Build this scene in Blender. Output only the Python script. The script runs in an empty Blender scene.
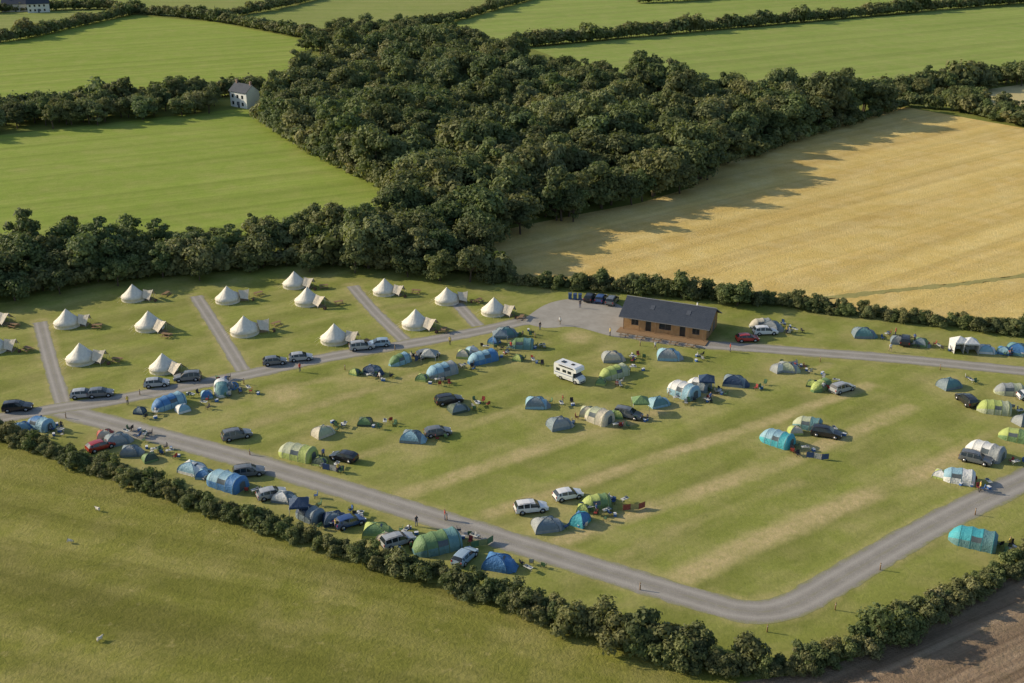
import bpy, bmesh, math, random
import numpy as np
from mathutils import Vector, Matrix, noise as mnoise
random.seed(7); rng=np.random.default_rng(7)
scene=bpy.context.scene
col=scene.collection
# ---------------------------------------------------------------- survey: ground position of surveyed points
H=82.0; F=1150.0; PITCH=math.radians(22.7)
cp,sp=math.cos(PITCH),math.sin(PITCH)
def g(u,v):
    x=(u-512)/F; y=(341.5-v)/F
    dz=-sp+y*cp; dy=cp+y*sp
    t=H/-dz
    return (x*t,dy*t)
def gl(pts): return [g(*p) for p in pts]
# ---------------------------------------------------------------- materials
MC={}
class NT:
    def __init__(s,name):
        s.m=bpy.data.materials.new(name); s.m.use_nodes=True
        s.t=s.m.node_tree; s.b=s.t.nodes['Principled BSDF']; s.b.inputs['Specular IOR Level'].default_value=0.2
        s.tc=None
    def n(s,typ,**k):
        n=s.t.nodes.new(typ)
        for a,b in k.items(): setattr(n,a,b)
        return n
    def l(s,a,b): s.t.links.new(a,b)
    def co(s):
        if not s.tc: s.tc=s.n('ShaderNodeTexCoord')
        return s.tc.outputs['Object']
    def noise(s,scale,detail=3,rough=0.55,vec=None,dist=0):
        n=s.n('ShaderNodeTexNoise'); n.inputs['Scale'].default_value=scale; n.inputs['Detail'].default_value=detail
        n.inputs['Roughness'].default_value=rough; n.inputs['Distortion'].default_value=dist
        s.l(vec if vec is not None else s.co(),n.inputs['Vector']); return n.outputs['Fac']
    def rng(s,f,a,b,c=0,d=1):
        n=s.n('ShaderNodeMapRange'); n.clamp=True
        for i,x in enumerate((a,b,c,d)): n.inputs[i+1].default_value=x
        s.l(f,n.inputs[0]); return n.outputs[0]
    def math(s,op,a,b=None):
        n=s.n('ShaderNodeMath',operation=op)
        for i,x in enumerate((a,b)):
            if x is None: continue
            if isinstance(x,(int,float)): n.inputs[i].default_value=x
            else: s.l(x,n.inputs[i])
        return n.outputs[0]
    def mix(s,f,a,b,mode='MIX'):
        n=s.n('ShaderNodeMix',data_type='RGBA',blend_type=mode)
        for i,x in ((0,f),(6,a),(7,b)):
            if isinstance(x,(int,float)): n.inputs[i].default_value=x
            elif isinstance(x,tuple): n.inputs[i].default_value=(*x,1)
            else: s.l(x,n.inputs[i])
        return n.outputs[2]
    def attr(s,name):
        n=s.n('ShaderNodeAttribute',attribute_name=name); return n.outputs['Fac']
    def base(s,c,rough=0.9):
        if isinstance(c,tuple): s.b.inputs['Base Color'].default_value=(*c,1)
        else: s.l(c,s.b.inputs['Base Color'])
        s.b.inputs['Roughness'].default_value=rough
    def bump(s,f,dist,strength=1):
        n=s.n('ShaderNodeBump'); n.inputs['Distance'].default_value=dist; n.inputs['Strength'].default_value=strength
        s.l(f,n.inputs['Height']); s.l(n.outputs[0],s.b.inputs['Normal'])
    def map(s,rot=0,scale=(1,1,1)):
        r=s.n('ShaderNodeMapping'); r.inputs['Rotation'].default_value=(0,0,rot); s.l(s.co(),r.inputs['Vector'])
        n=s.n('ShaderNodeMapping'); n.inputs['Scale'].default_value=scale; s.l(r.outputs[0],n.inputs['Vector']); return n.outputs[0]

def grass(name,a,b,dry,ang=0,period=6.0,stripe=0.25,dryness=0.35,wear=False,tuft=0.12,clump=0.3,tram=0,patch=0):
    k=NT(name)
    big=k.rng(k.noise(0.018,4),0.35,0.65); mid=k.rng(k.noise(0.16,5,0.65),0.3,0.7); fine=k.noise(1.7,5,0.75)
    c=k.mix(big,a,b)
    dm=k.math('MULTIPLY',k.rng(k.math('ADD',k.math('MULTIPLY',k.noise(0.07,5,0.6),0.6),k.math('MULTIPLY',mid,0.4)),0.4,0.75),dryness)
    c=k.mix(dm,c,dry)
    v=k.map(-ang,(0.02,1,1)); st=k.rng(k.noise(1.6/period,3,0.6,vec=v),0.35,0.65)
    c=k.mix(k.math('MULTIPLY',st,stripe),c,tuple(x*0.6 for x in a))
    if patch:
        v2=k.map(-ang,(0.25,1,1)); pt=k.rng(k.noise(0.06,5,0.65,vec=v2),0.48,0.62,0,patch); c=k.mix(pt,c,tuple(x*0.52 for x in a))
        ct=k.rng(k.noise(0.5,4,0.7),0.6,0.72,0,0.5); c=k.mix(ct,c,dry)
    if tram:
        sx=k.n('ShaderNodeSeparateXYZ'); k.l(k.map(-ang),sx.inputs[0])
        fr=k.math('FRACT',k.math('DIVIDE',k.math('ADD',sx.outputs[1],k.math('MULTIPLY',k.noise(0.03,2),3.0)),tram))
        tr=k.rng(k.math('ABSOLUTE',k.math('SUBTRACT',fr,0.5)),0.0,0.05,0.28,0); c=k.mix(tr,c,tuple(x*0.6 for x in a))
        half=k.rng(fr,0.45,0.55,0,0.12); c=k.mix(half,c,tuple(min(.9,x*1.25) for x in b))
    if wear:
        wr=k.attr('wear'); brk=k.rng(k.noise(0.7,5,0.7),0.25,0.7,0.35,1.25)
        mw=k.attr('mow'); c=k.mix(k.rng(mw,0,1,0,0.34),c,tuple(x*0.6 for x in a))
        c=k.mix(k.rng(k.math('MULTIPLY',wr,brk),0.0,1.0),c,(0.54,0.43,0.22))
    c=k.mix(k.rng(fine,0.3,0.7,0.0,0.5),c,k.mix(1.0,c,(0.55,0.6,0.5),'MULTIPLY'))
    cl=k.rng(k.noise(0.45,3,0.7),0.5,0.75)
    c=k.mix(k.math('MULTIPLY',cl,clump),c,k.mix(1.0,c,(0.6,0.68,0.55),'MULTIPLY'))
    k.base(c,0.95); k.b.inputs['Specular IOR Level'].default_value=0.05
    k.bump(fine,tuft); return k.m

def fabric(rgb,name='tent_fabric'):
    key=(name,rgb)
    if key in MC: return MC[key]
    k=NT(name); n=k.noise(2.5,3)
    c=k.mix(k.rng(n,0.3,0.7),tuple(x*0.85 for x in rgb),rgb); k.base(c,0.6); k.b.inputs['Specular IOR Level'].default_value=0.3
    k.bump(k.noise(3.0,2,0.5,dist=0.8),0.10); MC[key]=k.m; return k.m
def plain(name,rgb,rough=0.6,metal=0,var=0.15,scale=6):
    key=(name,rgb,rough)
    if key in MC: return MC[key]
    k=NT(name); c=k.mix(k.rng(k.noise(scale,4),0.3,0.7),tuple(x*(1-var) for x in rgb),tuple(min(1,x*(1+var)) for x in rgb))
    k.base(c,rough); k.b.inputs['Metallic'].default_value=metal; MC[key]=k.m; return k.m
def paint(rgb):
    key=('carpaint',rgb)
    if key in MC: return MC[key]
    k=NT('car_paint'); k.base(k.mix(k.rng(k.noise(5,3),0.4,0.8),rgb,tuple(x*0.9 for x in rgb)),0.3)
    k.b.inputs['Specular IOR Level'].default_value=0.5; k.b.inputs['Coat Weight'].default_value=0.5; k.b.inputs['Coat Roughness'].default_value=0.1
    MC[key]=k.m; return k.m
def glassm():
    if 'glass' in MC: return MC['glass']
    k=NT('tinted_glass'); k.base((0.02,0.027,0.032),0.08); k.b.inputs['Specular IOR Level'].default_value=0.6; MC['glass']=k.m; return k.m
def foliage(name,dark,light,olive,trans=0.32):
    k=NT(name)
    t=k.attr('tone'); oi=k.n('ShaderNodeObjectInfo')
    c=k.mix(t,dark,light)
    c=k.mix(k.rng(oi.outputs['Random'],0,1,0,0.9),c,k.mix(t,tuple(x*0.5 for x in olive),olive))
    n2=k.math('FRACT',k.math('MULTIPLY',oi.outputs['Random'],7.31))
    c=k.mix(k.rng(n2,0.3,1,0.0,0.8),c,k.mix(1.0,c,(0.5,0.6,0.62),'MULTIPLY'))
    n3=k.math('FRACT',k.math('MULTIPLY',oi.outputs['Random'],23.7))
    c=k.mix(k.rng(n3,0.72,1,0.0,0.8),c,k.mix(1.0,c,(1.4,1.35,1.6),'MULTIPLY'))
    # stands of different species across the wood
    ln=k.noise(0.022,3,0.6,vec=oi.outputs['Location']); c=k.mix(k.rng(ln,0.5,0.68,0,0.7),c,k.mix(1.0,c,(1.25,1.25,1.35),'MULTIPLY'))
    c=k.mix(k.rng(ln,0.5,0.36,0,0.6),c,k.mix(1.0,c,(0.68,0.78,0.75),'MULTIPLY'))
    k.base(c,0.7); k.b.inputs['Specular IOR Level'].default_value=0.25
    tr=k.n('ShaderNodeBsdfTranslucent'); k.l(k.mix(1.0,c,(1.15,1.2,0.7),'MULTIPLY'),tr.inputs[0])
    mx=k.n('ShaderNodeMixShader'); mx.inputs[0].default_value=trans; k.l(k.b.outputs[0],mx.inputs[1]); k.l(tr.outputs[0],mx.inputs[2])
    k.l(mx.outputs[0],k.t.nodes['Material Output'].inputs[0])
    return k.m
bark=plain('bark',(0.09,0.07,0.05),0.9)
# ---------------------------------------------------------------- mesh helpers
def mesh_obj(name,me,parent=None,loc=(0,0,0),rot=0,s=1,coll=None):
    o=bpy.data.objects.new(name,me); o.location=loc; o.rotation_euler=(0,0,rot)
    o.scale=(s,s,s) if isinstance(s,(int,float)) else s
    col.objects.link(o)
    if parent: o.parent=parent
    return o
def empty(name,loc=(0,0,0),rot=0):
    o=bpy.data.objects.new(name,None); o.location=loc; o.rotation_euler=(0,0,rot); o.empty_display_size=0.5; col.objects.link(o); return o
class MB:
    def __init__(s): s.v=[]; s.f=[]; s.m=[]; s.sm=[]
    def add(s,vs,fs,mi=0,smooth=False):
        o=len(s.v); s.v+= [tuple(p) for p in vs]
        for i,f in enumerate(fs):
            s.f.append([o+j for j in f]); s.m.append(mi[i] if isinstance(mi,list) else mi); s.sm.append(smooth)
    def box(s,c,d,mi=0,rz=0,tilt=None):
        x,y,z=[q/2 for q in d]
        vs=[Vector((a*x,b*y,e*z)) for e in(-1,1) for b in(-1,1) for a in(-1,1)]
        M=Matrix.Rotation(rz,3,'Z')
        if tilt: M=M@Matrix.Rotation(tilt[1],3,tilt[0])
        vs=[M@p+Vector(c) for p in vs]
        s.add(vs,[(0,2,3,1),(4,5,7,6),(0,1,5,4),(2,6,7,3),(0,4,6,2),(1,3,7,5)],mi)
    def rod(s,a,b,r,mi=0,n=6,r2=None,smooth=True):
        a=Vector(a);b=Vector(b);d=(b-a).normalized(); t=d.orthogonal().normalized(); w=d.cross(t)
        r2=r if r2 is None else r2
        vs=[];fs=[]
        for i in range(n):
            an=2*math.pi*i/n; q=t*math.cos(an)+w*math.sin(an); vs.append(a+q*r)
        for i in range(n):
            an=2*math.pi*i/n; q=t*math.cos(an)+w*math.sin(an); vs.append(b+q*r2)
        for i in range(n): fs.append((i,(i+1)%n,n+(i+1)%n,n+i))
        fs.append(tuple(range(n-1,-1,-1))); fs.append(tuple(range(n,2*n)))
        s.add(vs,fs,mi,smooth)
    def build(s,name,mats):
        me=bpy.data.meshes.new(name); me.from_pydata(s.v,[],s.f)
        for m in mats: me.materials.append(m)
        me.polygons.foreach_set('material_index',s.m); me.polygons.foreach_set('use_smooth',s.sm)
        me.update(); return me
def remat(me,idx,mat):
    m=me.copy(); m.materials[idx]=mat; return m
# ---------------------------------------------------------------- geometry helpers
def inpoly(P,poly):
    P=np.asarray(P); x,y=P[:,0],P[:,1]; r=np.zeros(len(P),bool); n=len(poly); j=n-1
    for i in range(n):
        xi,yi=poly[i]; xj,yj=poly[j]
        if yi!=yj:
            c=((yi>y)!=(yj>y))&(x<(xj-xi)*(y-yi)/(yj-yi)+xi); r^=c
        j=i
    return r
def smooth_line(pts,step=2.0):
    P=[Vector((*p,0)) for p in pts]; P=[2*P[0]-P[1]]+P+[2*P[-1]-P[-2]]
    out=[]
    for i in range(1,len(P)-2):
        n=max(2,int((P[i+1]-P[i]).length/step))
        for k in range(n):
            t=k/n; a,b,c,d=P[i-1],P[i],P[i+1],P[i+2]
            out.append(0.5*((2*b)+(c-a)*t+(2*a-5*b+4*c-d)*t*t+(3*b-a-3*c+d)*t**3))
    out.append(P[-2]); return [(p.x,p.y) for p in out]
def dist_line(P,line):
    P=np.asarray(P); best=np.full(len(P),1e9)
    for a,b in zip(line[:-1],line[1:]):
        a=np.array(a);b=np.array(b);d=b-a;L=(d*d).sum()
        t=np.clip(((P-a)@d)/max(L,1e-9),0,1); q=a+t[:,None]*d
        best=np.minimum(best,np.hypot(*(P-q).T))
    return best
def sheet(name,poly,z,mat):
    bm=bmesh.new(); vs=[bm.verts.new((x,y,z)) for x,y in poly]; f=bm.faces.new(vs)
    f.normal_update()
    if f.normal.z<0: f.normal_flip()
    bmesh.ops.triangulate(bm,faces=[f]); me=bpy.data.meshes.new(name); bm.to_mesh(me); me.materials.append(mat)
    return mesh_obj(name,me)
def road(name,pts,w,z,mat,closed=False,jit=0.25):
    L=smooth_line(pts,1.2); v=[];f=[];ac=[]
    cols=[-1,-.8,-.5,-.2,0,.2,.5,.8,1]
    for i,(x,y) in enumerate(L):
        a=L[max(0,i-1)];b=L[min(len(L)-1,i+1)]; t=Vector((b[0]-a[0],b[1]-a[1],0)).normalized(); n=Vector((-t.y,t.x,0))
        for c in cols:
            e=0
            if abs(c)==1: e=jit*mnoise.noise((x*0.5,y*0.5,c*9))*c*1.6
            v.append((x+n.x*(c*w/2+e),y+n.y*(c*w/2+e),z)); ac.append(abs(c))
    k=len(cols)
    for i in range(len(L)-1):
        for j in range(k-1): f.append((i*k+j+1,i*k+j,(i+1)*k+j,(i+1)*k+j+1))
    me=bpy.data.meshes.new(name); me.from_pydata(v,[],f); me.materials.append(mat)
    at=me.attributes.new('across','FLOAT','POINT'); at.data.foreach_set('value',ac); me.update()
    if me.polygons[0].normal.z<0: me.flip_normals()
    return mesh_obj(name,me),L
# ---------------------------------------------------------------- camera / light / world
cam=bpy.data.cameras.new('camera'); cam.sensor_width=36; cam.lens=F/1024*36; cam.clip_end=20000; cam.clip_start=1
co=bpy.data.objects.new('camera',cam); co.location=(0,0,H); co.rotation_euler=(math.pi/2-PITCH,0,0); col.objects.link(co); scene.camera=co
EL=math.radians(23.5); sd=Vector((0.965,-0.26,0)).normalized()
sun=bpy.data.lights.new('sun','SUN'); sun.energy=5.0; sun.angle=math.radians(0.5); sun.color=(1,0.86,0.63)
so=bpy.data.objects.new('sun',sun); d=Vector((sd.x*math.cos(EL),sd.y*math.cos(EL),-math.sin(EL))); so.rotation_euler=d.to_track_quat('-Z','Y').to_euler(); so.location=(-200,150,150); col.objects.link(so)
w=bpy.data.worlds.new('World'); scene.world=w; w.use_nodes=True; nt=w.node_tree
sk=nt.nodes.new('ShaderNodeTexSky'); sk.sky_type='NISHITA'; sk.sun_disc=False; sk.sun_elevation=EL; sk.sun_rotation=math.atan2(-sd.x,-sd.y)%(2*math.pi)
nt.links.new(sk.outputs[0],nt.nodes['Background'].inputs[0]); nt.nodes['Background'].inputs[1].default_value=0.15
scene.view_settings.view_transform='Standard'; scene.view_settings.look='None'; scene.view_settings.exposure=0
# ---------------------------------------------------------------- pitches: tents and vehicles
def ang_of(p,q):
    a=g(*p);b=g(*q); return math.atan2(b[1]-a[1],b[0]-a[0])
A_str=ang_of((560,540),(880,400)); AS=math.degrees(A_str); rd=math.radians
LB=(.26,.43,.52);BL=(.07,.20,.42);NV=(.03,.06,.12);TE=(.13,.26,.27);GR=(.16,.26,.11);LM=(.40,.47,.14);PG=(.43,.46,.31);GY=(.30,.32,.32);BE=(.55,.50,.39);WH=(.70,.70,.68);SL=(.18,.23,.26);TQ=(.07,.38,.44);DG=(.07,.10,.07);RD=(.35,.07,.05)
T=[('t',168,403,AS,6,3.4,2,BL,LB),('d',183,408,20,1.6,1.3,LB,WH),('d',140,410,0,1.3,1.1,SL,NV),('t',222,389,AS+60,5,3,1.9,TE,WH),('d',207,394,0,1.5,1.3,BL,LB),('d',232,385,0,1.4,1.2,GY,BL),
('t',40,424,AS-60,5,3,1.9,BL,LB),('d',22,427,0,1.8,1.4,LB,BL),
('t',297,453,-28,6.5,3.6,2.1,PG,LM),('d',322,432,10,2.1,1.6,PG,BE),('d',365,421,0,1.7,1.2,GR,DG),('d',320,461,0,1.5,1.2,DG,LM),
('d',355,371,0,1.3,1.1,LM,GR),('d',372,370,0,2.1,1.6,NV,SL),('t',399,360,AS,4.5,2.8,1.8,GR,LB),('t',441,371,AS-8,6,3.6,2.1,LB,GY),('d',422,377,0,1.5,1.2,GR,LM),
('t',482,358,AS,6.0,3.4,2.0,LB,BL),('d',463,354,0,1.7,1.5,BE,LM),('d',472,350,0,1.6,1.4,WH,LB),('d',505,333,0,2.4,1.9,TE,SL),('t',521,344,AS-50,5,3,1.9,GR,TE),('d',518,357,0,1.3,1.1,LM,GR),('d',494,340,0,1.5,1.3,BL,TE),
('d',411,437,0,2.3,1.7,LB,SL),('d',457,408,0,2.0,1.4,SL,DG),('d',535,403,15,2.4,1.7,SL,LB),
('d',611,357,0,2.4,1.8,BE,GY),('t',613,373,AS,6,3.2,2,LM,PG),('d',601,381,0,1.3,1.1,GR,LM),('d',667,355,0,2.7,1.9,GY,LB),
('d',558,424,0,2.4,1.8,GY,SL),('t',598,417,AS-75,5,3.8,2.3,PG,BE),('d',587,412,0,1.8,1.6,BE,PG),('d',617,414,0,1.5,1.3,LM,GR),
('d',657,402,0,2.2,1.5,TE,LB),('t',682,391,-40,6,4,2.4,WH,LB),('t',698,385,-40,4.5,3.2,2,WH,SL),('d',733,381,0,2.6,1.7,NV,SL),
('d',786,367,0,2.3,1.6,PG,GY),('d',778,368,0,1.7,1.5,WH,GY),('t',820,386,AS,4.5,2.6,1.7,LM,GR),('d',812,383,0,1.4,1.2,LM,DG),
('t',776,439,-35,5.6,3.8,2.1,LB,TQ),('t',807,424,AS-60,4.8,3,1.9,PG,TE),('d',795,430,0,1.6,1.3,BE,LM),
('d',862,333,0,2.6,1.8,TE,SL),('d',948,384,0,2.4,1.7,TE,SL),('t',993,408,-12,5.6,3.6,2,LM,PG),('t',1008,390,-10,5,3.2,1.9,GY,PG),('d',1022,420,0,2,1.5,SL,GY),
('t',984,452,-35,6,3.8,2.3,WH,GY),('t',957,477,-20,5,3.2,2,LB,WH),('d',940,474,0,1.5,1.2,WH,LM),('t',1014,436,-20,5,3,1.9,LM,GR),
('t',972,540,-30,6.4,3.8,2.3,TQ,TE),
('d',545,525,5,2.5,1.6,SL,GY),('d',580,520,60,1.9,1.7,BL,TQ),('t',595,503,20,4.4,3,1.8,LM,GR),('d',583,508,0,1.3,1.1,LM,LM),
('t',226,482,-28,6.8,3.8,2.2,LB,BL),('d',192,468,0,2.5,1.6,LB,WH),('d',116,440,0,2.4,1.7,GY,SL),('d',105,435,0,1.8,1.5,BE,RD),('d',130,451,0,2.0,1.5,GY,SL),('d',150,457,0,1.6,1.2,DG,GR),
('d',283,497,0,2.0,1.4,WH,SL),('t',309,514,-28,4.6,3.2,1.9,NV,SL),('d',333,519,0,2.1,1.6,SL,NV),('d',375,531,0,2.4,1.7,GR,LM),('d',386,538,0,1.6,1.3,BE,GR),('t',436,545,24,6.8,4.2,2.4,GR,TE),('d',497,563,10,2.5,1.8,BL,BL),('d',205,474,0,1.7,1.3,BL,LB),
('d',770,326,0,2.4,1.8,GY,SL),('t',760,324,0,4.5,3,1.9,BE,GY),('d',1016,350,0,2.6,2.0,BL,TE),('d',1003,350,0,1.7,1.3,LB,BL),('d',985,349,0,1.9,1.5,LB,WH),('d',920,342,0,1.8,1.5,SL,GR),('d',897,340,0,1.8,1.5,GY,SL),('d',1045,352,0,2,1.6,GR,LM),('d',1060,470,0,2,1.6,BL,LM)]
W_=(.72,.72,.72);SV=(.38,.39,.40);BK=(.02,.02,.024);GC=(.14,.15,.16);RC=(.35,.02,.015);BC=(.03,.07,.2);LS=(.3,.4,.5)
Cc=[('estate',18,407,10,BK),('hatch',84,394,12,SV),('hatch',101,393,12,GC),('hatch',157,383,12,SV),('estate',188,377,190,GC),('hatch',275,361,14,GC),('hatch',301,357,14,SV),('estate',362,346,14,SV),('hatch',379,343,190,LS),('estate',237,435,25,GC),('hatch',344,457,160,BK),('estate',449,400,20,BK),('hatch',438,432,15,GC),('hatch',428,354,20,GC),('estate',628,414,-25,GC),('estate',842,388,30,SV),('estate',826,433,-20,BK),('estate',966,400,100,BK),('estate',975,459,-30,GC),('hatch',568,495,20,W_),('estate',531,508,12,W_),('estate',398,541,30,SV),('hatch',465,557,60,LS),('estate',249,472,15,GC),('hatch',272,494,25,SV),('hatch',350,522,30,BC),('hatch',747,338,5,RC),('estate',765,331,5,W_),('estate',905,340,70,BK),('hatch',101,446,40,RC),('hatch',1030,396,0,W_),('hatch',590,297,70,BK),('hatch',601,298,70,BC),('estate',612,300,70,GC)]
# ---------------------------------------------------------------- ground & fields
m_base=grass('pasture_grass',(0.19,0.22,0.05),(0.23,0.26,0.065),(0.3,0.27,0.11))
sheet('ground',[(-6000,-300),(6000,-300),(6000,12000),(-6000,12000)],0,m_base)
m_bright=grass('lush_grass',(0.265,0.345,0.060),(0.315,0.385,0.08),(0.42,0.40,0.14),ang=ang_of((0,200),(350,160)),period=7,stripe=0.4,dryness=0.6,clump=0.35,tram=14)
m_bright2=grass('silage_grass',(0.27,0.345,0.08),(0.32,0.385,0.10),(0.42,0.40,0.16),ang=ang_of((600,60),(1024,20)),period=14,stripe=0.35,dryness=0.6,clump=0.3,tram=22)
m_mid=grass('meadow_grass',(0.25,0.30,0.08),(0.30,0.33,0.10),(0.42,0.38,0.18),period=12,stripe=0.3,tram=18)
m_straw=grass('ripe_crop',(0.66,0.46,0.155),(0.80,0.58,0.21),(0.86,0.67,0.32),ang=ang_of((560,262),(1000,150)),period=9,stripe=0.42,dryness=0.85,tuft=0.25,clump=0.3,tram=16)
m_rough=grass('rough_grass',(0.245,0.25,0.052),(0.295,0.29,0.070),(0.45,0.38,0.16),ang=ang_of((0,600),(400,690)),period=7,stripe=0.6,dryness=0.7,tuft=0.3,clump=0.6,patch=0.5)
m_camp=grass('mown_grass',(0.27,0.295,0.068),(0.31,0.325,0.085),(0.47,0.40,0.18),ang=A_str,period=5,stripe=0.35,dryness=0.7,wear=True,tuft=0.08,clump=0.4)
m_soil=grass('stubble_soil',(0.40,0.28,0.19),(0.47,0.34,0.23),(0.55,0.42,0.30),ang=ang_of((900,683),(1024,625)),period=1.9,stripe=1.0,dryness=0.6,tuft=0.5,clump=0.5)
m_pale=grass('pale_crop',(0.55,0.45,0.22),(0.6,0.5,0.26),(0.6,0.5,0.28),stripe=0.1,tuft=0.08)
def field(name,pix,mat,z=0.006): return sheet(name,gl(pix),z,mat)
field('field_upper',[(-140,50),(0,42),(130,15),(215,22),(318,42),(262,92),(120,104),(-140,120)],m_bright)
field('field_middle',[(-160,150),(0,135),(120,122),(246,108),(310,150),(410,190),(400,230),(130,255),(-160,285)],m_bright)
field('field_far',[(530,48),(700,32),(900,14),(1120,0),(1200,62),(1024,80),(880,94),(760,97),(640,88)],m_bright2)
field('field_beyond',[(225,20),(345,-8),(560,-8),(440,24),(340,34)],m_mid)
field('field_distant',[(440,26),(560,-8),(1100,-25),(1024,4),(700,32),(530,46)],m_bright2)
field('field_hill',[(-200,20),(-100,0),(345,-10),(225,18),(135,14),(0,40),(-140,48)],m_mid)
field('field_horizon',[(-400,-60),(1400,-60),(1100,-27),(-100,-4)],m_bright2)
field('crop_field',[(470,262),(480,235),(560,218),(640,203),(690,188),(735,152),(790,132),(905,107),(1024,128),(1200,150),(1200,345),(1024,330),(860,312),(740,298),(620,288),(500,276)],m_straw)
field('pale_field',[(930,98),(1024,84),(1200,70),(1200,135),(1024,120)],m_pale)
hedge_low=[(-140,385),(-60,415),(0,436),(100,470),(200,506),(300,539),(400,570),(500,602),(600,634),(680,662),(740,672),(800,668),(860,650),(930,617),(1024,566),(1120,510),(1220,455)]
field('sheep_pasture',[(-140,387)]+hedge_low[1:10]+[(740,680),(700,760),(640,900),(-400,900),(-400,400)],m_rough)
field('stubble_field',[(740,682),(800,674),(860,656),(930,622),(1024,570),(1120,514),(1300,430),(1500,600),(1300,900),(640,900)],m_soil)
camp_poly=gl([(-160,345),(0,304),(100,284),(200,274),(300,266),(400,268),(490,278),(560,288),(620,291),(740,301),(860,315),(1024,334),(1250,360),(1220,455),(1120,510),(1024,566),(930,617),(860,650),(800,668),(740,672),(680,662),(600,634),(500,602),(400,570),(300,539),(200,506),(100,470),(0,436),(-140,385)])
R_low=gl([(52,408),(140,431),(250,461),(400,507),(550,554),(690,597),(745,611),(790,606),(850,573),(930,527),(1024,480),(1130,430)])
R_up=gl([(-160,450),(-60,430),(0,418),(60,408),(120,399),(230,378),(330,357),(420,342),(480,331),(540,318),(590,313)])
R_right=gl([(560,316),(620,332),(680,342),(780,350),(900,359),(1024,371),(1200,388)])
R_paths=[gl([(40,322),(50,360),(63,404)]),gl([(196,296),(218,330),(245,374)]),gl([(352,286),(375,312),(407,343)]),gl([(456,303),(478,326)])]
tracks=[(gl([(680,577),(760,540),(960,456)]),1.6,1.0),(gl([(560,541),(640,512),(780,463),(910,408)]),1.3,0.95),(gl([(490,514),(620,470),(760,425),(870,385)]),1.1,0.85),
 (gl([(400,496),(520,455),(680,405),(740,385)]),1.3,0.9),(gl([(340,462),(470,425),(560,395)]),1.0,0.5),(gl([(250,425),(400,380),(520,352)]),1.2,0.55),(gl([(170,415),(300,385),(420,360)]),0.9,0.4),
 (gl([(790,520),(900,475),(1000,430)]),0.8,0.4),(gl([(620,555),(700,520),(800,482)]),0.8,0.35),(gl([(650,420),(760,385),(830,365)]),0.9,0.5),(gl([(200,340),(330,318),(440,300)]),0.8,0.25)]
xs=[p[0] for p in camp_poly]; ys=[p[1] for p in camp_poly]; S=0.6
nx=int((max(xs)-min(xs))/S); ny=int((max(ys)-min(ys))/S)
X,Y=np.meshgrid(min(xs)+np.arange(nx+1)*S,min(ys)+np.arange(ny+1)*S); P=np.stack([X.ravel(),Y.ravel()],1)
ins_=inpoly(P,camp_poly)
idx=np.arange((nx+1)*(ny+1)).reshape(ny+1,nx+1)
q=np.stack([idx[:-1,:-1],idx[:-1,1:],idx[1:,1:],idx[1:,:-1]],-1).reshape(-1,4)
q=q[ins_[q].any(1)]
used=np.unique(q); rm=-np.ones(len(P),int); rm[used]=np.arange(len(used)); q=rm[q]; P=P[used]
wear=np.zeros(len(P))
jx=np.array([mnoise.noise((x*0.12,y*0.12,3.0)) for x,y in P])
jf=np.array([mnoise.noise((x*0.5,y*0.5,8.0)) for x,y in P])
for ln,wd,a in tracks:
    dd=dist_line(P,ln)+jf*0.5; wear=np.maximum(wear,a*np.clip(1.5-dd/wd*0.9,0,1)*np.clip(0.85+jx*0.9,0.25,1))
for ln,wd in [(R_low,4.4),(R_up,4.2),(R_right,4.2)]+[(r,3) for r in R_paths]:
    dd=dist_line(P,ln); wear=np.maximum(wear,0.6*np.clip(1-(dd-wd/2)/1.1,0,1)*(0.6+jf))
spots=[(285,392,3.5,.8),(578,339,2.5,.8),(262,402,2,.4),(355,356,2,.5),(610,345,3,.4),(520,362,3,.4),(430,385,3,.35),(690,400,4,.4),(800,440,4,.45),(560,505,4,.5),(600,425,4,.4),(930,470,4,.4)]
spots+=[(t[1],t[2]+4,3.6,.38) for t in T]
for (u,v,r,a) in spots:
    c=g(u,v); m_=np.abs(P[:,0]-c[0])<12; m_&=np.abs(P[:,1]-c[1])<12
    dd=np.hypot(P[m_,0]-c[0],(P[m_,1]-c[1])*0.8)+jx[m_]*2+jf[m_]; wear[m_]=np.maximum(wear[m_],a*np.clip(1.4-dd/r,0,1))
perp=-math.sin(A_str)*P[:,0]+math.cos(A_str)*P[:,1]
mow=np.clip(0.5+1.3*np.sin(perp*2*math.pi/9.5+jx*1.6),0,1)*np.clip(0.7+jx*1.3,0.1,1)
me=bpy.data.meshes.new('campsite_lawn')
me.from_pydata(np.c_[P,np.full(len(P),0.008)].tolist(),[],q.tolist())
for nm,ar in(('wear',wear),('mow',mow)):
    at=me.attributes.new(nm,'FLOAT','POINT'); at.data.foreach_set('value',ar.astype(np.float32))
me.materials.append(m_camp); mesh_obj('campsite_lawn',me)
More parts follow.
